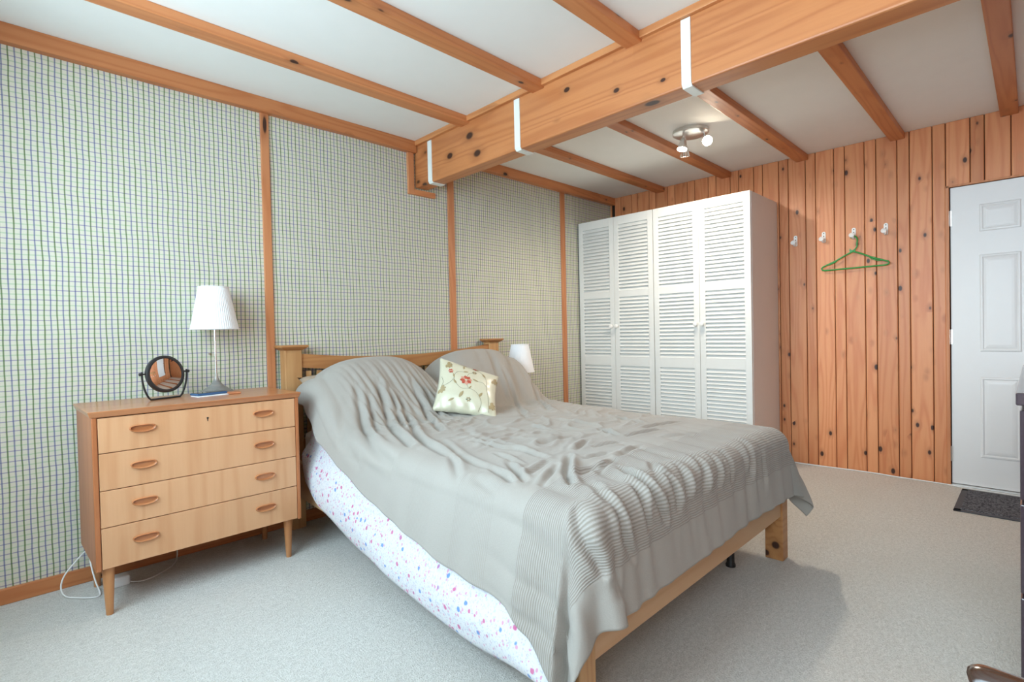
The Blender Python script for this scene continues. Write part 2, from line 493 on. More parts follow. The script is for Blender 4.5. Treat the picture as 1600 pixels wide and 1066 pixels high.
# collar around the beam end
part('beam_collar', MB().box(2.118, 2.165, -.022, .012, 2.066, 2.352, .002), 'pine_z', wall_back)
part('beam_collar', MB().box(2.165, 2.345, -.022, .012, 2.066, 2.104, .002), 'pine_x', wall_back)
bb = struct('baseboard_back', MB().box(XW, XP, -.022, .012, 0, .064, .003), 'pine_x', label='low pine baseboard under the plaid wall')

# pine boards, wide and narrow in turn, each a piece
WB = MB().box(-.016, 0, -.0605, .0605, 0, 1, .0045, 2).mesh('pine_board_wide')
NB = MB().box(-.016, 0, -.0335, .0335, 0, 1, .0045, 2).mesh('pine_board_narrow')
WB.materials.append(M['pine_wall']); NB.materials.append(M['pine_wall'])
DY0, DY1 = -2.684, -3.452      # door leaf
def board(me, yc, z0, z1, half):
    # boards over the door are cut short above it; object scale keeps grain in metres through the generated length
    L = z1-z0
    m2 = bpy.data.meshes.get(me.name+'_%d' % int(L*1000))
    if m2 is None:
        m2 = me.copy(); m2.name = me.name+'_%d' % int(L*1000)
        for v in m2.vertices:
            v.co.z = v.co.z*L if .1 < v.co.z < .9 else (v.co.z if v.co.z < .5 else L-(1-v.co.z))
    link('board', m2, None, wall_right, (XP+.004, yc, z0))
s0 = -1.6145+.1955*8
y = s0
while y > YF+.2:
    for me, half in ((NB, .0347), (WB, .0621)):
        yc = y-half-.0005
        y0, y1 = yc+half, yc-half
        if y1 < DY0-.005 and y0 > DY1+.005:
            if y0 > DY0 - .002: pass
            board(me, yc, 2.006, H, half)
        elif yc < .0:
            board(me, yc, .0, H, half)
        y = yc-half-.0005

# ceiling joists and the big beam
def beamL(y): return 2.185+.026*y
def beamR(y): return 2.288+.020*y
ZB = 2.117
for jn in (-.609, -1.235, -1.833, -2.445, -3.02, -3.64):
    for x0, x1 in ((XW, beamL(jn)+.01), (beamR(jn)-.01, XP)):
        part('joist', MB().box(x0, x1, jn, jn+.085, H-.044, H, .004), 'pine_x', ceiling)
ya, yb = 0.0, YF
bm_ = MB().hexa([(beamL(yb), yb, ZB), (beamR(yb), yb, ZB), (beamR(ya), ya, ZB), (beamL(ya), ya, ZB)],
                [(beamL(yb), yb, H), (beamR(yb), yb, H), (beamR(ya), ya, H), (beamL(ya), ya, H)], .008)
beam = part('beam', bm_, 'beam', ceiling)
bm_ = MB().hexa([(beamL(yb)-.022, yb, H-.034), (beamL(yb)+.01, yb, H-.034), (beamL(ya)+.01, ya, H-.034), (beamL(ya)-.022, ya, H-.034)],
                [(beamL(yb)-.022, yb, H), (beamL(yb)+.01, yb, H), (beamL(ya)+.01, ya, H), (beamL(ya)-.022, ya, H)], .003)
part('ceiling_strip', bm_, 'beam_strip', ceiling)
for ys in (-.168, -1.01, -2.025):
    y0, y1 = ys-.042, ys
    xl, xr = beamL(ys), beamR(ys)
    t_ = .006
    poly = [(xl-t_, H-.036), (xl+.004, H-.036), (xl+.004, ZB+.004), (xr-.004, ZB+.004), (xr-.004, H-.036), (xr+t_, H-.036), (xr+t_, ZB+.010), (xr-.004, ZB-t_), (xl+.006, ZB-t_), (xl-t_, ZB+.010)]
    part('strap', MB().prism(poly, lambda u, v, d: (u, d, v), y0, y1), 'strap', beam)

# ------------------------------------------------------------------ door
door = bpy.data.objects.new('door_1', None); COL.objects.link(door); door['kind'] = 'structure'; door['label'] = 'white six panel door with steel hinges'
XD = XP-.006
dl = MB().box(XD, XD+.04, DY1, DY0-.003, .012, 1.992, .002)
leaf = part('door_leaf', dl, 'door', door)
cols = [(DY0-.148, DY0-.345), (DY0-.425, DY0-.622)]
for ca, cb in cols:
    for z0, z1 in ((1.682, 1.858), (.90, 1.532), (.205, .735)):
        pm = MB()
        # sunk moulding frame with raised field: stepped rings on the leaf's face
        rings = [(0, -.0005), (.006, -.005), (.014, -.0055), (.020, -.0012), (.032, -.0045), (.045, -.006)]
        vs = []
        for ins, xo in rings:
            vs.append([pm.bm.verts.new((XD+xo, yy, zz)) for yy, zz in ((ca-ins, z0+ins), (cb+ins, z0+ins), (cb+ins, z1-ins), (ca-ins, z1-ins))])
        for A, B in zip(vs, vs[1:]):
            for i in range(4):
                j = (i+1) % 4; pm.bm.faces.new((A[i], A[j], B[j], B[i]))
        pm.bm.faces.new(vs[-1])
        part('panel', pm, 'door', leaf)
for z0, z1 in ((1.738, 1.84), (.948, 1.047), (.161, .261)):
    hm = MB().lathe([(.007, z0), (.007, z1)], 12, (XD-.004, DY0+.004, 0))
    hm.box(XD-.002, XD+.002, DY0-.010, DY0+.012, z0, z1)
    part('hinge', hm, 'steel', door, 40)
fr = MB().box(XP-.018, XP+.004, DY0+.003, -2.661, 0, 2.006, .002)
fr.box(XP-.018, XP+.004, DY1-.020, DY1-.004, 0, 2.006, .002)
fr.box(XP-.018, XP+.004, DY1-.02, DY0+.020, 1.996, 2.008, .001)
part('door_frame', fr, 'pine_z', door)
part('threshold', MB().box(XP-.05, XP+.02, DY1, DY0, .0, .010, .002), 'steel', door)
hk = MB().lathe([(.0, 0), (.012, 0), (.010, .03), (.026, .045), (.024, .06), (0, .066)], 20, (XD, DY1+.06, 1.0), (-1, 0, 0))
part('knob', hk, 'chrome', door, 40)

# ------------------------------------------------------------------ wardrobes
PITCH = .0305
SL = MB().box(-.003, .003, -.1535, .1535, -.0185, .0185, 0)
SLM = SL.mesh('slat')
SLM.materials.append(M['wardrobe'])
XF = 4.017
def wardrobe(y0, y1, label):
    t_ = thing('wardrobe', label, 'wardrobe', ((XF+4.585)/2, (y0+y1)/2, 0), 'white louvred wardrobes')
    b = MB()
    X0, X1 = XF+.022, 4.585
    b.box(X0, X1, y0-.018, y0, 0, 2.098, .001); b.box(X0, X1, y1, y1+.018, 0, 2.098, .001)
    b.box(X0, X1, y1+.018, y0-.018, 2.08, 2.097); b.box(X0, X1, y1+.018, y0-.018, .06, .078)
    b.box(X1-.008, X1-.002, y1+.018, y0-.018, 0, 2.09); b.box(X0+.03, X0+.045, y1+.018, y0-.018, 0, .06)
    part('body', b, 'carcass', t_)
    ym = (y0+y1)/2
    for (a, c, kn) in ((y0-.002, ym+.0015, -1), (ym-.0015, y1+.002, 1)):
        d = MB()
        st = .047
        x0, x1 = XF, XF+.021
        d.box(x0, x1, a-st, a, .062, 2.1, .0015); d.box(x0, x1, c, c+st, .062, 2.1, .0015)
        for z0, z1 in ((2.026, 2.1), (1.383, 1.437), (.772, .852), (.062, .135)):
            d.box(x0, x1, c+st, a-st, z0, z1, .0012)
        dd = part('door', d, 'wardrobe', t_)
        for z0, z1 in ((1.437, 2.026), (.852, 1.383), (.135, .772)):
            n = round((z1-z0)/PITCH); p = (z1-z0)/n
            for k in range(n):
                o = link('slat', SLM, None, dd, Vector((XF+.0115, (a+c)/2, z0+p*(k+.5)))-origin(dd))
                o.rotation_euler = (0, R(31), 0)
        ky = (c+.026) if kn < 0 else (a-.026)
        kb = MB().lathe([(0, 0), (.007, 0), (.007, .01), (.017, .018), (.019, .026), (.014, .034), (0, .037)], 18, (XF, ky, 1.125), (-1, 0, 0))
        part('knob', kb, 'white_plastic', dd, 40)
wardrobe(-.024, -.801, 'white louvred two door wardrobe standing against the plaid wall')
wardrobe(-.804, -1.603, 'white louvred two door wardrobe with its side panel towards the coat hooks')

# ------------------------------------------------------------------ coat hooks and hanger
XB = XP-.012
hooks = [(-1.737, 1.767, 'white coat hook on pine wall, the one nearest the wardrobe'),
         (-1.936, 1.769, 'white empty coat hook between the wardrobe-side hook and the green hanger'),
         (-2.134, 1.770, 'white coat hook holding the green hanger on pine wall'),
         (-2.331, 1.773, 'white coat hook on pine wall, the one nearest the door')]
for hy, hz, lab in hooks:
    t_ = thing('coat_hook', lab, 'hook', (XB, hy, hz), 'white coat hooks on the pine wall')
    pl = [(.013*math.cos(a), .030+.013*math.sin(a)) for a in np.linspace(0, PI, 9)]+[(.013*math.cos(a), -.030+.013*math.sin(a)) for a in np.linspace(PI, 2*PI, 9)]
    part('plate', MB().prism(pl, lambda u, v, d: (XB-d, hy+u, hz+v), 0, .005), 'white_plastic', t_)
    hkm = MB().tube([(XB-.004, hy, hz-.012), (XB-.012, hy, hz-.030), (XB-.024, hy, hz-.036), (XB-.036, hy, hz-.030), (XB-.042, hy, hz-.018)], [.009, .009, .009, .010, .010], 10)
    hkm.lathe([(0, -.004), (.013, -.003), (.018, .001), (.018, .006), (.012, .010), (0, .011)], 18, (XB-.042, hy+.006, hz-.016), (-1, .1, .25))
    part('prong', hkm, 'white_plastic', t_, 45)
    for dz in (.030, .008):
        part('screw', MB().lathe([(0, 0), (.004, 0), (.003, .002), (0, .002)], 10, (XB-.005, hy, hz+dz), (-1, 0, 0)), 'screw', t_)
hx = XB-.030
t_ = thing('clothes_hanger', 'green plastic clothes hanger hanging from a coat hook', 'hanger', (hx, -2.134, 1.51))
hy, hz = -2.134, 1.770
prong_top = hz-.027
hk = []
hk_pts = [(.024, 1.690), (.028, 1.712), (.024, 1.732), (.010, 1.7475), (-.004, 1.747), (-.016, 1.735)]
hook = [(hx, hy-.000, 1.640), (hx, hy-.014, 1.652), (hx, hy-.026, 1.670)] + [(hx, hy-a, b) for a, b in hk_pts]
part('hanger_hook', MB().tube(hook, .0052, 8), 'green', t_, 60)
LA, RA = (hx, -1.928, 1.518), (hx, -2.352, 1.522)
body = [(hx, hy+.004, 1.634), (hx, hy+.05, 1.612), (hx, hy+.11, 1.578), (hx, -1.950, 1.546), (hx, -1.934, 1.538), (hx, -1.926, 1.527), (hx, -1.932, 1.515), (hx, -1.945, 1.511),
        (hx, hy, 1.513), (hx, -2.325, 1.515), (hx, -2.345, 1.519), (hx, -2.353, 1.530), (hx, -2.345, 1.541), (hx, -2.325, 1.548), (hx, hy-.11, 1.582), (hx, hy-.05, 1.614), (hx, hy-.004, 1.634)]
part('hanger_frame', MB().tube(body, .0058, 8, True), 'green', t_, 60)
gs = MB().prism([(-.016, 1.628), (.016, 1.628), (.024, 1.640), (.020, 1.660), (.012, 1.646), (-.012, 1.646)], lambda u, v, d: (hx+d, hy+u, v), -.003, .003)
part('neck_web', gs, 'green', t_)
for sgn in (1, -1):
    lp = [(hx, hy+sgn*.105, 1.577), (hx, hy+sgn*.115, 1.568), (hx, hy+sgn*.150, 1.553), (hx, hy+sgn*.168, 1.551), (hx, hy+sgn*.172, 1.558)]
    part('strap_notch', MB().tube(lp, .0042, 8), 'green', t_, 60)

# ------------------------------------------------------------------ dresser
D0 = (.71, -.26, 0)
dr = thing('dresser', 'light wood four drawer dresser on tapered legs below the table lamp', 'dresser', D0)
dx0, dx1, dy0, dy1 = .300, 1.112, -.478, -.045
for q in (dx0, dx1-.018): part('side_panel', MB().box(q, q+.018, dy0-.004, dy1, .188, .795, .004), 'teak_z', dr)
b = MB()
b.box(dx0+.018, dx1-.018, dy0+.02, dy1, .19, .208); b.box(dx0+.018, dx1-.018, dy1-.008, dy1, .19, .79); b.box(dx0+.018, dx1-.018, dy0+.012, dy1, .2, .79)
part('carcass', b, 'teak_z', dr)
tp = MB().hexa([(dx0-.004, dy0-.006, .794), (dx1+.004, dy0-.006, .794), (dx1+.004, dy1, .794), (dx0-.004, dy1, .794)],
               [(dx0-.012, dy0-.014, .819), (dx1+.012, dy0-.014, .819), (dx1+.012, dy1+.004, .819), (dx0-.012, dy1+.004, .819)], .0035)
part('top', tp, 'teak_x', dr)
zs = [.792, .651, .503, .356, .193]
for k in range(4):
    z1, z0 = zs[k]-.0016, zs[k+1]+.0016
    d = part('drawer', MB().box(dx0+.020, dx1-.020, dy0-.003, dy0+.02, z0, z1, .0012), 'dresser', dr)
    zc = (.737, .588, .437, .287)[k]
    for xc in (.466, .942):
        # moulded half-moon pull: raised lip around a scooped recess
        N = 40
        ol = []
        for i in range(N):
            a = 2*PI*i/N
            cx, sz = math.cos(a), math.sin(a)
            rx, rz = .046, (.0125 if sz > 0 else .0200)
            pw = .7 if sz > 0 else .95
            ol.append((rx*math.copysign(abs(cx)**pw, cx), rz*math.copysign(abs(sz)**pw, sz)))
        hm = MB()
        rings = []
        for sc, dep in ((1.0, 0), (.985, .004), (.94, .0085), (.87, .0105), (.78, .0095), (.66, .0010), (.45, .0006)):
            rings.append([hm.bm.verts.new((xc+u*(1-(1-sc)*.45), dy0-.003-dep, zc+v*sc+(.0035*(1-sc) if v < 0 else 0))) for u, v in ol])
        for A, B in zip(rings, rings[1:]):
            for i in range(N): j = (i+1) % N; hm.bm.faces.new((A[i], A[j], B[j], B[i]))
        hm.bm.faces.new(rings[-1])
        part('handle', hm, 'teak_x', d, 50)
    if k == 0:
        kh = MB().lathe([(0, 0), (.0042, 0), (.0042, .0012), (0, .0012)], 14, (.706, dy0-.003, .744), (0, -1, 0))
        kh.box(.7045, .7075, dy0-.0042, dy0-.003, .731, .744)
        part('keyhole', kh, 'black', d)
for lx, ly in ((.342, -.448), (1.060, -.440), (1.068, -.105), (.346, -.105)):
    part('leg', MB().lathe([(.0115, 0), (.0125, .004), (.0205, .17), (.021, .195)], 24, (lx, ly, 0)), 'teak_leg', dr, 40)

# ------------------------------------------------------------------ lamps
def lamp(loc, label):
    x, y, z = loc
    l = thing('table_lamp', label, 'lamp', loc, 'matching table lamps')
    part('base', MB().lathe([(0, 0), (.078, 0), (.080, .004), (.076, .010), (.055, .022), (.034, .036), (.018, .056), (.009, .078), (.006, .1), (0, .1)], 40, (x, y, z)), 'glass', l, 50)
    part('stem', MB().lathe([(.0052, .07), (.0052, .36)], 14, (x, y, z)), 'chrome', l, 40)
    sh = MB().lathe([(.108, .323), (.0675, .535)], 240, (x, y, z), ridge=(60, .012), cap=False)
    sh.lathe([(.0655, .534), (.1055, .325)], 240, (x, y, z), ridge=(60, .012), cap=False)
    s_ = part('shade', sh, 'shade', l, 180)
    for zz, rr in ((.3235, .1085), (.5345, .0685)):
        part('shade_trim', MB().tube([(x+rr*math.cos(a), y+rr*math.sin(a), z+zz) for a in np.linspace(0, 2*PI, 48, endpoint=False)], .0028, 6, True), 'sheer', s_, 60)
    part('bulb', MB().lathe([(.012, .36), (.013, .385), (.028, .42), (.03, .44), (.02, .468), (0, .476)], 18, (x, y, z)), 'white_plastic', l, 60)
    return l
lamp((.845, -.135, .819), 'white pleated shade lamp with glass base standing on the dresser')
lamp((2.945, -.255, .462), 'white pleated shade lamp half hidden behind the bed')
bt = thing('bedside_table', 'small bedside table hidden behind the bed under a lamp', 'table', (3.07, -.26, 0))
part('table_top', MB().box(2.885, 3.255, -.44, -.07, .44, .462, .004), 'teak_x', bt)
part('apron', MB().box(2.905, 3.235, -.42, -.09, .36, .44), 'teak_z', bt)
for lx in (2.915, 3.225):
    for ly in (-.41, -.10): part('leg', MB().lathe([(.012, 0), (.018, .36)], 14, (lx, ly, 0)), 'teak_leg', bt, 40)

# ------------------------------------------------------------------ make-up mirror on the dresser
mx, my, mz, mr = .607, -.215, .935, .083
mi = thing('vanity_mirror', 'round black framed magnifying mirror on a curved wire stand, on the dresser', 'mirror', (mx, my, .819))
tilt = R(8)
ax = Vector((.0, -math.cos(tilt), math.sin(tilt))).normalized()
rot = Vector((0, 0, 1)).rotation_difference(ax).to_matrix()
cen = Vector((mx, my, mz))
def mp(r, a, d): return cen+rot @ Vector((r*math.cos(a), r*math.sin(a), d))
fm = MB()
prof = [(.0715, .0095), (.074, .0115), (.080, .0115), (.086, .007), (.086, -.006), (.080, -.010), (.0, -.011)]
fm.lathe(prof, 56, tuple(cen), ax, cap=False)
part('frame', fm, 'black', mi, 40)
gm = MB()
P = [[mp(.0725*(i/10)+1e-5, 2*PI*j/56, .0015+(.0725*i/10)**2/(2*.42)) for j in range(57)] for i in range(11)]
gm.grid(P); bmesh.ops.remove_doubles(gm.bm, verts=gm.bm.verts[:], dist=1e-6)
part('mirror_glass', gm, 'mirror', mi, 180)
sd = []
for f in np.linspace(0, 1, 14):
    dz_ = -.016+.1275*f
    sd.append((mx+.101*math.sqrt(1-(dz_/.152)**2), my, mz-dz_))
sd[-1] = (mx+.066, my, .8235)
left = [(2*mx-p[0], p[1], p[2]) for p in sd][::-1]
base = [(mx+.066-.132*i/6, my, .8235) for i in range(1, 6)]
part('stand', MB().tube(sd+base+left, .0044, 8), 'black', mi, 60)
for s_ in (-1, 1):
    part('pivot_knob', MB().lathe([(.004, -.022), (.004, .006), (.007, .007), (.007, .014), (0, .015)], 12, (mx+s_*.098, my, mz+.006), (s_, 0, 0)), 'black', mi, 40)

mi.rotation_euler = (0, 0, R(19))
# ------------------------------------------------------------------ small things on the dresser
def slab(name, label, cat, c, sx, sy, z0, h, ang, mat, bev=.004, extra=None):
    t_ = thing(name, label, cat, (c[0], c[1], z0))
    m_ = Matrix.Translation((c[0], c[1], z0)) @ Matrix.Rotation(ang, 4, 'Z')
    part('body', MB().box(-sx/2, sx/2, -sy/2, sy/2, 0, h, bev, 3, m_), mat, t_)
    if extra: part(extra[0], MB().box(-sx/2+.004, sx/2-.004, -sy/2+.004, sy/2-.004, h-.0002, h+.0012, .0005, 1, m_), extra[1], t_)
    return t_
solid('paper_card', 'white folded paper card under the blue phone on the dresser', 'paper', (.79, -.245, .819), MB().box(-.075, .075, -.045, .045, 0, .004, .001, 1, Matrix.Translation((.79, -.245, .8192)) @ Matrix.Rotation(R(8), 4, 'Z')), 'paper')
slab('phone', 'blue phone case lying on the dresser before the lamp', 'phone', (.783, -.232), .145, .072, .8236, .011, R(12), 'phone', .005, ('screen', 'glass_dark'))
slab('wallet', 'small tan leather wallet on the dresser beside the phone', 'wallet', (.885, -.262), .06, .05, .8192, .010, R(-10), 'wallet', .004, ('flap', 'wallet'))
solid('wall_pin', 'tiny round metal pin in plaid wall beside the lamp stem', 'pin', (.851, -.002, 1.015), MB().lathe([(0, 0), (.002, 0), (.002, .008), (.006, .010), (.005, .013), (0, .014)], 14, (.851, -.004, 1.015), (0, -1, 0)), 'steel', 40)

# cables
solid('lamp_cable', 'white cable looping out from under the dresser beside the baseboard', 'cable', (.3, -.1, 0),
      MB().tube(smooth_path([(.318, -.036, .150), (.285, -.06, .128), (.236, -.09, .080), (.222, -.11, .035), (.235, -.14, .007), (.27, -.19, .005), (.315, -.235, .005), (.340, -.225, .006), (.334, -.16, .04), (.326, -.11, .10), (.325, -.04, .17)]), .0032, 8), 'cable', 60)
ad = thing('plug_adapter', 'grey power plug lying under the dresser with its cable', 'plug', (.42, -.17, 0))
part('block', MB().box(.388, .452, -.20, -.145, 0, .045, .008, 3), 'carcass', ad)
part('cord', MB().tube(smooth_path([(.45, -.19, .012), (.5, -.21, .005), (.58, -.17, .004), (.64, -.11, .004), (.665, -.06, .02), (.67, -.04, .06)]), .0028, 8), 'cable', ad, 60)
solid('wall_cable', 'thin white cable running along the foot of the pine wall', 'cable', (4.57, -2.1, 0),
      MB().tube(smooth_path([(4.575, -1.615, .006), (4.560, -1.70, .005), (4.562, -1.90, .005), (4.580, -2.10, .005), (4.584, -2.26, .005), (4.568, -2.38, .005), (4.566, -2.52, .005), (4.560, -2.66, .005), (4.535, -2.80, .005), (4.53, -3.3, .005)]), .0045, 8), 'cable', 60)

# ------------------------------------------------------------------ ceiling spotlight
lx, ly = 3.44, -1.43
sp = thing('ceiling_spotlight', 'round steel ceiling fitting with three spot lamps', 'light', (lx, ly, H))
part('plate', MB().lathe([(0, 0), (.118, 0), (.118, -.018), (.110, -.024), (0, -.024)], 44, (lx, ly, H)), 'steel', sp, 40)
for k, (dx, dy, aim) in enumerate(((-.075, .015, (-.28, .02, -1)), (.045, -.075, (-.75, -.62, -.42)), (.05, .07, (.22, .10, -1)))):
    A = Vector((lx+dx, ly+dy, H-.024)); B = A+Vector((0, 0, -.045))
    s_ = part('spot_head', MB().lathe([(.006, -.01), (.017, 0), (.022, .02), (.034, .075), (.032, .075), (.02, .022), (0, .02)], 24, tuple(B), aim), 'chrome', sp, 40)
    part('arm', MB().tube([A, B+Vector((0, 0, .004))], .0065, 10), 'chrome', s_, 60)
    av = Vector(aim).normalized()
    part('bulb', MB().lathe([(0, .040), (.020, .046), (.028, .064), (.020, .072), (0, .074)], 20, tuple(B), aim), 'bulb', s_, 60)
    l = bpy.data.lights.new('spot_bulb', 'SPOT'); l.energy = (26, 9, 26)[k]; l.color = (1, .88, .74); l.spot_size = R((165, 70, 165)[k]); l.spot_blend = .6; l.shadow_soft_size = .03
    o = bpy.data.objects.new('spot_bulb', l); COL.objects.link(o); o.location = B+av*.085
    o.rotation_euler = av.to_track_quat('-Z', 'Y').to_euler()

# ------------------------------------------------------------------ bed
def xc(y): return 2.036+.0772*(y+.1)
bed = thing('bed', 'oak double bed frame with curved slatted headboard and pine rails', 'bed', (1.95, -1.15, 0))
HBY0, HBY1 = -.102, -.030
for x0, x1 in ((1.206, 1.303), (2.770, 2.866)):
    part('head_post', MB().box(x0, x1, HBY0, HBY1, 0, 1.022, .004), 'bed_z', bed)
    cx = (x0+x1)/2
    a, b_ = .052, .078
    part('post_cap', MB().hexa([(cx-a, HBY0-.004, 1.018), (cx+a, HBY0-.004, 1.018), (cx+a, HBY1+.002, 1.018), (cx-a, HBY1+.002, 1.018)],
                               [(cx-b_, HBY0-.028, 1.036), (cx+b_, HBY0-.028, 1.036), (cx+b_, HBY1+.012, 1.036), (cx-b_, HBY1+.012, 1.036)], .001)
         .box(cx-b_, cx+b_, HBY0-.028, HBY1+.012, 1.035, 1.047, .003), 'bed_x', bed)
top = []
def arch(f): return .953+.044*(2*f-1)**2+.008*f
NS = 24
pol = [(1.296+(2.776-1.296)*i/NS, arch(i/NS)) for i in range(NS+1)]
poly = pol+[(u, v-.080) for u, v in pol[::-1]]
part('top_rail', MB().prism(poly, lambda u, v, d: (u, d, v), -.090, -.052), 'bed_x', bed)
part('lower_rail', MB().box(1.30, 2.775, -.085, -.055, .40, .50, .003), 'bed_x', bed)
nsl = 22
sm = MB().box(-.015, .015, -.007, .007, 0, .43, .002).mesh('headboard_slat'); sm.materials.append(M['bed_z'])
for i in range(nsl):
    x = 1.352+(2.72-1.352)*i/(nsl-1)
    link('slat', sm, None, bed, Vector((x, -.071, .465))-origin(bed))
part('foot_post', MB().box(1.072, 1.142, -2.246, -2.172, 0, .325, .004), 'bed_z', bed)
part('foot_post', MB().box(2.600, 2.668, -2.252, -2.172, 0, .40, .004), 'bed_x', bed)
part('foot_rail', MB().box(1.140, 2.602, -2.243, -2.218, .208, .41, .002), 'bed_pine', bed)
for (xa, xb) in ((1.248, 1.095), (2.824, 2.642)):
    part('side_rail', MB().hexa([(xb-.013, -2.2, .205), (xb+.013, -2.2, .205), (xa+.013, -.1, .205), (xa-.013, -.1, .205)],
                                [(xb-.013, -2.2, .40), (xb+.013, -2.2, .40), (xa+.013, -.1, .40), (xa-.013, -.1, .40)], .002), 'bed_pine_y', bed)
part('base_board', MB().hexa([(1.12, -2.2, .31), (2.62, -2.2, .31), (2.80, -.11, .31), (1.27, -.11, .31)], [(1.12, -2.2, .335), (2.62, -2.2, .335), (2.80, -.11, .335), (1.27, -.11, .335)]), 'bed_pine_y', bed)
part('centre_leg', MB().lathe([(.022, 0), (.022, .01), (.017, .02), (.017, .312)], 16, (2.40, -2.09, 0)), 'black', bed, 40)
part('centre_leg', MB().lathe([(.022, 0), (.022, .01), (.017, .02), (.017, .312)], 16, (1.98, -1.1, 0)), 'black', bed, 40)
mt = MB()
def sk(a, y, z): return (xc(y)+a, y, z)
mt.hexa([sk(-.745, -2.20, .336), sk(.745, -2.20, .336), sk(.745, -.12, .336), sk(-.745, -.12, .336)], [sk(-.745, -2.20, .555), sk(.745, -2.20, .555), sk(.745, -.12, .555), sk(-.745, -.12, .555)], .03)
solid('mattress', 'white mattress under the floral duvet on the oak bed', 'mattress', (1.95, -1.15, .336), mt, 'mattress', 50)

# ---- pillow under the bedspread
def cushion_mesh(w, h, th, n=26, pinch=.10):
    """returns function (s,t,side)->local point for a stuffed square"""
    def f(s, t_, side):
        # s,t in -1..1 ; edges curve in between the pointed corners
        ex = 1-pinch*(1-t_*t_); ey = 1-pinch*(1-s*s)
        k = max(0, (1-s*s)*(1-t_*t_))
        return Vector((w/2*s*ex, h/2*t_*ey, side*th/2*k**.42))
    return f

# bed top surface (pillow mounds) as a function of across a and y
ZT = .600
def mound(a, y):
    b = -.13-y
    def one(ac, wa, hgt, crest, foot):
        u = (a-ac)/wa
        ka = max(0, 1-abs(u)**3.2)
        if b < crest: kb = 1-.10*((crest-b)/crest)**2
        else: kb = .5+.5*math.cos(PI*min(1, (b-crest)/(foot-crest)))
        return hgt*ka**.8*kb
    l = one(-.385, .47, .330, .17, .66)
    r = one(.435, .45, .350, .16, .62)
    return (l**4+r**4)**.25

hemL = [(-2.3, .10), (-2.2, .175), (-2.1, .265), (-1.99, .302), (-1.9, .313), (-1.7, .318), (-1.45, .347), (-1.12, .399), (-.76, .478), (-.525, .565), (-.40, .67), (-.30, .725), (-.10, .735)]
duvL = [(-2.3, .145), (-2.02, .132), (-1.81, .109), (-1.545, .115), (-1.256, .131), (-1.02, .152), (-.57, .227), (-.36, .31), (-.28, .42)]
RHO = .065
WI = .775-RHO          # inset half width
YH, YE = -.128, -2.262+RHO
def drop(e, k=.24):
    """cloth length e past the inset edge -> (out, down)"""
    q = RHO*PI/2
    if e <= q: return RHO*math.sin(e/RHO), RHO*(1-math.cos(e/RHO))
    d = e-q
    return RHO+k*d*(1-.35*min(1, d/.5)), RHO+d*math.sqrt(max(.1, 1-k*k))
def elen(down, k=.24):
    if down <= 0: return .0
    if down < RHO: return RHO*math.acos(1-down/RHO)
    return RHO*PI/2+(down-RHO)/math.sqrt(1-k*k)
def N3(x, y, z=0): return noise.noise(Vector((x, y, z)))
def ridge(x, y, z=0):
    return 1-abs(N3(x, y, z))*2.2

def fold(ph, sharp=2.0):
    """rounded crest, narrow valley"""
    s_ = math.sin(ph); return 1-2*((1-s_)/2)**sharp

def wrinkle(a, y, e, ex, ey):
    w = 0
    b = -.13-y
    # gentle undulation of the quilt below
    w += .010*N3(a*2.3+4, y*2.3, 1.7)
    # long folds pulled from the left pillow down and towards the middle
    m = sstep(.18, .40, b)*(1-sstep(.62, .95, b))*sstep(-.70, -.55, a)*(1-sstep(.0, .22, a))
    if m > 0:
        aa = a-.30*(b-.30)*(.5+.5*sstep(-.6, .1, a))
        ph = 2*PI*(aa/.098+.55*N3(aa*3.1, b*1.4, 5))
        w += m*.006*(fold(ph, 2.6)-.2)*(.65+.6*N3(aa*6, 2, 3))
        w += m*.004*fold(2*PI*(aa/.041+.6*N3(aa*5, b*3, 9)), 2)
    m = sstep(.12, .32, b)*(1-sstep(.55, .85, b))*sstep(.32, .5, a)
    if m > 0:
        aa = a+.35*(b-.3)
        w += m*.011*fold(2*PI*(aa/.135+.5*N3(aa*3, b*2, 15)), 2.4)
    # crumples across the middle of the bed
    m = sstep(.50, .80, b)*(1-sstep(1.45, 1.80, b))*sstep(-.62, -.40, a)*(1-.55*sstep(.6, .75, a))
    if m > 0:
        wx = a+.09*N3(a*4, y*4, 3); wy = y+.09*N3(a*4, y*4, 13)
        r1 = ridge(wx*5.2+wy*2.4, wy*8.5-wx*3.0, 2)**3
        r2 = ridge(wx*11+wy*5, wy*19-wx*8, 7)
        w += m*(.012*(r1-.4)+.006*(r2-.5)*(.4+.6*abs(N3(wx*3, wy*3, 31))))
    # creases running over the foot edge
    m = sstep(1.62, 1.98, b)*(1-sstep(.16, .30, ey))*(1-.5*sstep(.5, .72, a))
    if m > 0:
        aa = a+.16*(b-2.0)+.03*N3(a*5, b*3, 4)
        w += m*.005*(fold(2*PI*(aa/.115+.75*N3(aa*2.7, 1, 8)), 2.8)-.15)*(.55+.8*abs(N3(aa*3.3, 4, 6)))
    # soft folds hanging at the foot
    if ey > .05:
        m = sstep(.05, .2, ey)
        w += m*(.0045*math.sin(2*PI*(a/.13+1.1*N3(a*3, 2, 1)))*(.4+.9*abs(N3(a*2.3, 7, 1)))+.004*N3(a*16, ey*5, 2))
    # and at the sides
    if ex > .05 and ey <= 0.05:
        m = sstep(.05, .25, ex)*(.35+.65*sstep(1.2, 2.0, b))
        w += m*(.007*math.sin(2*PI*(y/.21+.5*N3(y*3, 5, 1))))
    return w

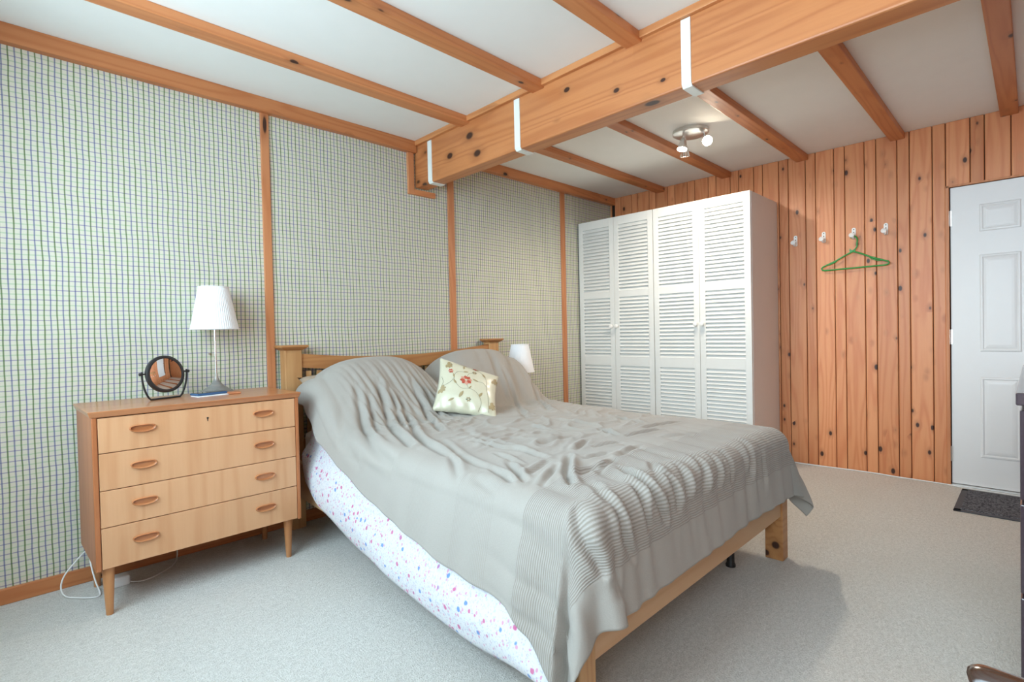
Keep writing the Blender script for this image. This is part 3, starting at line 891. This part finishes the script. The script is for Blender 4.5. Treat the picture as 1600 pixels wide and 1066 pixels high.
def spread_point(a, b, inset=0, wr=True, puff=0):
    """a across, b along the cloth (m from the head edge); returns position"""
    y = YH-b
    Lb = YH-YE
    ey = max(0, b-Lb)
    yy = max(y, YE)
    ex = max(0, abs(a)-WI); sx = 1 if a > 0 else -1
    ac = max(-WI, min(WI, a))
    e = math.hypot(ex, ey)
    zt = ZT+mound(ac, yy)
    # quilt crowned slightly
    zt += .012*(1-(ac/WI)**4)
    if e < 1e-6:
        P = Vector((xc(yy)+ac, yy, zt)); nrm = Vector((0, 0, 1))
    else:
        k = .24 if sx < 0 else .12
        if ey > 0 and ex > 0: k = .17 if sx < 0 else .16
        elif ey > 0: k = .12
        o_, d_ = drop(e, k)
        ux, uy = ex/e*sx, ey/e
        if ex > 0 and ey > 0:
            # gathered corner: folds that open downwards
            ang = math.atan2(ey, ex)
            if sx < 0:
                an2 = PI/2*(ang/(PI/2))**1.9
                o_ += sstep(.08, .40, e)*.022*math.sin(ang*9)
                ux, uy = -math.cos(an2), math.sin(an2)
            else:
                o_ += sstep(.08, .40, e)*(.03+.04*math.sin(ang*8+.4))
        P = Vector((xc(yy)+ac+ux*o_, yy-uy*o_, zt-d_))
        th = min(PI/2, e/RHO)
        nrm = Vector((ux*math.sin(th), -uy*math.sin(th), math.cos(th)))
    # surface normal of the mound
    if wr:
        P += nrm*(wrinkle(a, yy, e, ex, ey)+inset)
    else: P += nrm*inset
    return P

NU, NV = 300, 340
eF = elen(.275, .12)
Lb = YH-YE
A_ = np.zeros((NU+1, NV+1, 2)); P0 = np.zeros((NU+1, NV+1, 3)); WR = np.zeros((NU+1, NV+1))
for j in range(NV+1):
    b = j/NV*(Lb+eF)
    y = max(YH-b, YE)
    zt = ZT+mound(-WI, y)
    eL = elen(zt-lerp(hemL, y))
    eR = elen(.28, .12)+.03*math.sin(y*3)
    for i in range(NU+1):
        a = -WI-eL+(2*WI+eL+eR)*i/NU
        A_[i, j] = (a, b)
        P0[i, j] = spread_point(a, b, .022, False)
        ex = max(0, abs(a)-WI); ey = max(0, b-Lb)
        WR[i, j] = wrinkle(a, y, math.hypot(ex, ey), ex, ey)
du = np.gradient(P0, axis=0); dv = np.gradient(P0, axis=1)
NRM = np.cross(du, dv); NRM /= np.linalg.norm(NRM, axis=2, keepdims=True)+1e-9
if NRM[NU//2, NV//2, 2] < 0: NRM = -NRM
# single creases, traced where the photograph shows them and laid on the cloth
rel = P0-np.array(CAM)
pz_ = rel @ np.array(fw)
PX = np.stack((800+FPX*(rel @ np.array(r2))/pz_, 533-FPX*(rel @ np.array(u2))/pz_), 2)
FACE = (NRM*(-rel)).sum(2) > 0
creases = [
    # from the left pillow
    ((556, 608), (563, 645), (570, 676), (584, 700), (612, 726), .020, .016), ((590, 598), (602, 645), (614, 675), (640, 699), .021, .016), ((622, 622), (638, 660), (655, 688), (700, 712), .018, .016),
    ((642, 598), (664, 645), (692, 674), .020, .015), ((575, 616), (581, 650), (592, 684), .010, .012), ((606, 606), (620, 646), (636, 676), .011, .012), ((664, 612), (690, 650), .011, .012),
    ((534, 640), (540, 690), (560, 722), .008, .02), ((690, 690), (722, 714), (762, 730), .010, .014),
    # right pillow
    ((806, 566), (832, 596), (858, 640), .016, .014), ((786, 580), (802, 625), (822, 652), .011, .014), ((826, 566), (856, 604), (884, 630), .010, .012),
    # crumpled middle
    ((705, 716), (714, 742), .012, .012), ((768, 732), (800, 752), .014, .011), ((792, 720), (818, 750), .013, .011), ((888, 716), (884, 742), (894, 760), .022, .012), ((902, 704), (918, 688), .014, .012),
    ((938, 672), (962, 681), .014, .011), ((958, 650), (1002, 661), .010, .012), ((1008, 669), (1062, 660), .013, .011), ((982, 683), (1032, 673), .014, .010), ((846, 692), (902, 681), .010, .014),
    ((798, 700), (852, 716), .011, .012), ((738, 690), (800, 702), .009, .012), ((898, 748), (942, 731), .012, .013), ((826, 742), (858, 722), .011, .012), ((848, 758), (872, 730), .012, .011),
    ((740, 745), (768, 768), .009, .013), ((930, 700), (968, 694), .013, .011), ((966, 716), (1000, 700), .012, .011), ((915, 720), (950, 712), .012, .010), ((720, 668), (760, 690), (830, 690), .007, .018),
    ((870, 655), (930, 662), .009, .014), ((1040, 684), (1090, 678), .010, .012), ((830, 665), (870, 672), .009, .012), ((775, 708), (812, 726), .010, .010), ((935, 742), (958, 722), .011, .011),
    # over the foot edge
    ((972, 736), (1008, 764), (1036, 812), .022, .013), ((990, 758), (1002, 792), (1012, 824), .016, .011), ((1058, 730), (1072, 770), .016, .012), ((1084, 716), (1100, 762), .016, .012), ((1128, 706), (1142, 752), .013, .013),
    ((1036, 744), (1056, 796), .016, .012), ((900, 800), (914, 850), (936, 890), .020, .014), ((946, 780), (970, 830), (984, 870), .016, .013), ((1108, 712), (1122, 756), .011, .011), ((1160, 690), (1172, 742), .012, .014),
    ((1186, 700), (1196, 760), .010, .014), ((1018, 726), (1030, 760), .012, .011), ((930, 762), (950, 800), .010, .013), ((960, 872), (966, 930), .010, .013),
]
lay = 0*WR
for c in creases:
    pts, hh, ww = c[:-2], c[-2], c[-1]
    line = []
    for p in pts:
        d2 = ((PX-np.array(p))**2).sum(2)+np.where(FACE, 0, 1e9)
        line.append(A_[np.unravel_index(np.argmin(d2), d2.shape)])
    line = [np.array((v.x, v.y)) for v in smooth_path([(q[0], q[1], 0) for q in line], 6)]
    best = np.full(WR.shape, 9.0); tt = np.zeros(WR.shape); sg = np.zeros(WR.shape)
    n_ = len(line)-1
    for k in range(n_):
        p, q = line[k], line[k+1]; d = q-p; L2 = max(1e-9, d @ d)
        f = np.clip(((A_-p) @ d)/L2, 0, 1)
        v = A_-(p+f[..., None]*d); dist = np.sqrt((v**2).sum(2))
        m = dist < best
        best = np.where(m, dist, best); tt = np.where(m, (k+f)/n_, tt); sg = np.where(m, np.sign(v[..., 0]*d[1]-v[..., 1]*d[0]), sg)
    taper = np.sqrt(np.clip(np.sin(PI*np.clip(.06+.88*tt, 0, 1)), 0, 1))
    s_ = best*sg/ww
    lay += hh*taper*(-.80*np.exp(-(s_/.85)**2)+.95*np.exp(-((s_-1.9)/1.25)**2)+.45*np.exp(-((s_+1.9)/1.3)**2))
X = P0+NRM*np.maximum(WR+lay, -.018)[..., None]
P = [[tuple(X[i, j]) for j in range(NV+1)] for i in range(NU+1)]
UVs = [[tuple(A_[i, j]) for j in range(NV+1)] for i in range(NU+1)]
g = MB().grid(P, UVs)
me = g.mesh('bedspread', (1.95, -1.15, .6), 180)
bs = link('bedspread', me, 'linen', None, (1.95, -1.15, .6))
if me.polygons[len(me.polygons)//2].normal.z < 0: me.flip_normals()
md = bs.modifiers.new('thickness', 'SOLIDIFY'); md.thickness = .004; md.offset = -1
tag(bs, 'wrinkled grey linen bedspread with ribbed bands covering the bed', 'bedspread')

# floral duvet showing along the dresser side
NU2, NV2 = 60, 200
P = []; UVs = []
for i in range(NU2+1):
    row = []; ur = []
    for j in range(NV2+1):
        y = -.30-(2.205-.30)*j/NV2
        zb = ZT+.06*sstep(-.95, -.35, y)
        zh = lerp(duvL, y)
        q = RHO*PI/2
        eL = elen(zb-zh)
        e = -.25+(eL+.25)*i/NU2
        if e <= 0:
            p = Vector((xc(y)-WI-e, y, zb-.010))
        else:
            o_, d_ = drop(e)
            eH = min(eL-.02, elen(ZT+mound(-WI, y)-lerp(hemL, y)))
            rel = max(0, (e-eH)/(eL-eH))
            o_ += .030*math.sin(PI*min(1, rel))+.010*sstep(0, .3, rel)*N3(y*3.3, rel*2, 4)
            o_ -= .015*sstep(.85, 1.0, rel)
            p = Vector((xc(y)-WI-o_+.012, y, zb-.010-d_))
        row.append(p); ur.append((e, y))
    P.append(row); UVs.append(ur)
me = MB().grid(P, UVs).mesh('floral_duvet', (1.1, -1.2, .6), 180)
fd = link('floral_duvet', me, 'floral', None, (1.1, -1.2, .6))
if me.polygons[5*NV2].normal.z < 0: me.flip_normals()
md = fd.modifiers.new('thickness', 'SOLIDIFY'); md.thickness = .020; md.offset = -1
tag(fd, 'white floral duvet with pink and blue flowers hanging below the bedspread', 'duvet')

# pillow end peeking out beside the headboard post
pf = cushion_mesh(.66, .42, .20)
pm = MB()
n = 24
mtx = Matrix.Translation((1.585, -.305, .735)) @ Matrix.Rotation(R(38), 4, 'X')
for side in (1, -1):
    G = [[mtx @ pf(-1+2*i/n, -1+2*j/n, side) for j in range(n+1)] for i in range(n+1)]
    pm.grid(G)
bmesh.ops.remove_doubles(pm.bm, verts=pm.bm.verts[:], dist=1e-5)
solid('pillow', 'beige pillow end poking out from the bedspread beside the bed post', 'pillow', (1.585, -.305, .66), pm, 'pillow_brown', 180)

# ---- embroidered cushion
BL, BR, TR, TL = Vector((1.76, -.70, .665)), Vector((2.00, -.98, .612)), Vector((2.19, -.80, .830)), Vector((1.905, -.60, .955))
cn = (BL+BR+TR+TL)/4
nn = ((TR-BL).cross(TL-BR)).normalized()
if nn.dot(CAM-cn) < 0: nn = -nn
def cush(s, t_, side):
    u = (s+1)/2; v = (t_+1)/2
    p = BL*(1-u)*(1-v)+BR*u*(1-v)+TR*u*v+TL*(1-u)*v
    pin = .085
    p = p-(BR-BL+TR-TL)*.25*s*pin*(1-t_*t_)-(TL-BL+TR-BR)*.25*t_*pin*(1-s*s)
    k = max(0, (1-s*s)*(1-t_*t_))
    w = .0045*N3(s*3, t_*3, 3)*min(1, k*4)+.006*math.sin(s*16+t_*4)*sstep(-.55, -.9, t_)*min(1, k*6)
    return p+nn*side*(.062*k**.45+w)
cu = thing('cushion', 'champagne satin cushion embroidered with red flowers leaning on the bed', 'cushion', tuple((BL+BR)/2))
cm = MB(); n = 40
for side in (1, -1):
    G = [[cush(-1+2*i/n, -1+2*j/n, side) for j in range(n+1)] for i in range(n+1)]
    UV = [[(.4*i/n, .4*j/n) for j in range(n+1)] for i in range(n+1)]
    cm.grid(G, UV)
bmesh.ops.remove_doubles(cm.bm, verts=cm.bm.verts[:], dist=1e-5)
part('cover', cm, 'satin', cu, 180)
def cpt(u, v, lift=.0008):
    """u,v in 0..1 from the bottom left corner as the photo shows it"""
    return cush(2*u-1, 2*v-1, 1)+nn*lift
def stem(pts, wd=.0022):
    sm_ = smooth_path([(a, b, 0) for a, b in pts], 8)
    row = []
    for k, p in enumerate(sm_):
        tg = (sm_[min(k+1, len(sm_)-1)]-sm_[max(k-1, 0)]).normalized()
        q = Vector((-tg.y, tg.x, 0))*wd/.38/2
        row.append([cpt(p.x+q.x, p.y+q.y, .0010), cpt(p.x-q.x, p.y-q.y, .0010)])
    part('embroidered_stem', MB().grid(row), 'thread_stem', cu)
def blade(mb, c, ang, ln, wd, lift=.0014, n=6):
    row = []
    for k in range(n+1):
        f = k/n; w = wd*math.sin(PI*min(1, .08+f*.9))**.8
        bx_, by_ = c[0]+math.cos(ang)*ln*f, c[1]+math.sin(ang)*ln*f
        qx, qy = -math.sin(ang)*w/2, math.cos(ang)*w/2
        row.append([cpt(bx_+qx, by_+qy, lift), cpt(bx_, by_, lift+.0006), cpt(bx_-qx, by_-qy, lift)])
    mb.grid(row)
def flower(c, rad, m1, m2, n=8):
    mb1, mb2 = MB(), MB()
    for k in range(n):
        a = 2*PI*k/n+.2
        blade(mb1 if k % 3 else mb2, (c[0]+math.cos(a)*rad*.22, c[1]+math.sin(a)*rad*.22), a, rad*.78, rad*.62, .0014+.0002*k)
    f = part('embroidered_flower', mb1, m1, cu); part('petal_accent', mb2, m2, f)  # remaining petals take the second thread colour
stem([(.70, .03), (.74, .20), (.66, .36), (.52, .42), (.40, .40), (.30, .48), (.25, .62), (.30, .74), (.40, .77)])
stem([(.52, .42), (.47, .50), (.45, .57)])
stem([(.86, .05), (.86, .30), (.82, .52), (.80, .72), (.68, .88), (.45, .94), (.30, .96)])
stem([(.25, .60), (.20, .50), (.10, .42), (.06, .35)])
stem([(.82, .55), (.75, .62), (.66, .62)])
stem([(.46, .66), (.50, .76), (.58, .80)])
stem([(.04, .60), (.08, .50), (.06, .42)])
stem([(.18, .94), (.20, .86), (.14, .80)])
flower((.455, .585), .105, 'thread_red', 'thread_pink')
flower((.185, .725), .048, 'thread_red', 'thread_pink', 6)
flower((.60, .955), .06, 'thread_red', 'thread_leaf', 7)
flower((.585, .815), .042, 'thread_leaf', 'thread_stem', 6)
flower((.53, .20), .045, 'thread_leaf', 'thread_stem', 6)
for c, a, ln in (((.66, .62), 2.9, .10), ((.40, .77), .3, .09), ((.30, .48), 2.2, .10), ((.52, .42), 1.0, .07), ((.70, .30), 1.1, .11), ((.25, .60), 1.8, .08), ((.45, .94), 2.6, .10), ((.72, .86), -.9, .10), ((.38, .22), 1.2, .14), ((.40, .84), 1.5, .09), ((.22, .14), .6, .10)):
    mb_ = MB(); blade(mb_, c, a, ln, ln*.38); part('embroidered_leaf', mb_, 'thread_leaf', cu)
for c in ((.06, .36), (.13, .86), (.93, .78), (.90, .20)):
    mb_ = MB()
    for k in range(5): blade(mb_, c, -1.9+k*.75, .085, .05, .0014+.0002*k)
    part('embroidered_leaf', mb_, 'thread_leaf', cu)

# ------------------------------------------------------------------ door mat
dm = thing('door_mat', 'grey ribbed door mat on the carpet in front of the door', 'mat', (4.225, -3.1, 0))
part('pile', MB().box(3.985, 4.455, -3.46, -2.775, .0, .013, .004), 'mat', dm)
rim = MB().box(3.958, 3.990, -3.49, -2.745, 0, .009, .003).box(4.45, 4.492, -3.49, -2.745, 0, .009, .003).box(3.958, 4.492, -2.782, -2.745, 0, .009, .003).box(3.958, 4.492, -3.49, -3.455, 0, .009, .003)
part('rubber_edge', rim, 'mat_edge', dm)

# ------------------------------------------------------------------ dark chest at the right edge of the view
ch = thing('dark_chest', 'dark polished wooden chest facing the foot of the bed', 'chest', (2.6, -3.3, 0))
part('top', MB().box(1.955, 3.25, -3.52, -3.048, .868, .902, .004), 'dark_wood', ch)
part('body', MB().box(1.975, 3.23, -3.50, -3.066, .06, .868, .002), 'dark_wood', ch)
for k in range(3):
    for x0, x1 in ((1.99, 2.595), (2.61, 3.215)):
        d = part('drawer', MB().box(x0, x1, -3.074, -3.0555, .09+k*.258, .335+k*.258, .003), 'dark_wood', ch)
        part('pull', MB().box((x0+x1)/2-.05, (x0+x1)/2+.05, -3.056, -3.0545, .206+k*.258, .218+k*.258), 'black', d)
for x0 in (1.99, 3.16):
    for y0 in (-3.49, -3.13): part('foot', MB().box(x0, x0+.055, y0, y0+.055, 0, .062, .004), 'dark_wood', ch)

# ------------------------------------------------------------------ dark wooden armchair beside the camera; only an arm tip enters the view
ac_ = thing('wooden_armchair', 'dark glossy wooden armchair, its rounded arm end showing over the carpet', 'chair', (.866, -3.052, 0))
ax0, ax1, ayf, ayb = .865, 1.385, -3.055, -3.56
for x_ in (ax0, ax1):
    pts = smooth_path([(x_, ayb, .690), (x_, -3.40, .680), (x_, -3.20, .664), (x_, -3.10, .653), (x_+.001, ayf+.010, .645), (x_+.001, ayf+.020, .640)], 6)
    rr = [.014+.008*sstep(-3.3, -3.07, p.y) for p in pts]
    rr[-1] = .007; rr[-2] = .013; rr[-3] = .017
    part('armrest', MB().tube(pts, rr, 14), 'chair_wood', ac_, 60)
    part('arm_post', MB().tube([(x_, -3.12, .44), (x_, -3.12, .655)], .012, 12), 'chair_wood', ac_, 60)
    part('front_leg', MB().tube([(x_+(.02 if x_ < 1 else -.02), -3.13, 0), (x_+(.02 if x_ < 1 else -.02), -3.13, .43)], [.014, .020], 12), 'chair_wood', ac_, 60)
    part('back_post', MB().tube(smooth_path([(x_, -3.60, 0), (x_, -3.55, .44), (x_, -3.57, .70), (x_, -3.64, .98)]), .018, 12), 'chair_wood', ac_, 60)
part('seat', MB().box(ax0-.005, ax1+.005, -3.56, -3.10, .425, .455, .012, 3), 'chair_wood', ac_)
part('crest_rail', MB().box(ax0-.01, ax1+.01, -3.655, -3.625, .88, .98, .01, 3), 'chair_wood', ac_)
for k in range(4):
    x_ = ax0+.10+k*.107
    part('spindle', MB().tube([(x_, -3.545, .45), (x_, -3.635, .90)], .008, 10), 'chair_wood', ac_, 60)
ac_.rotation_euler = (0, 0, R(-20))
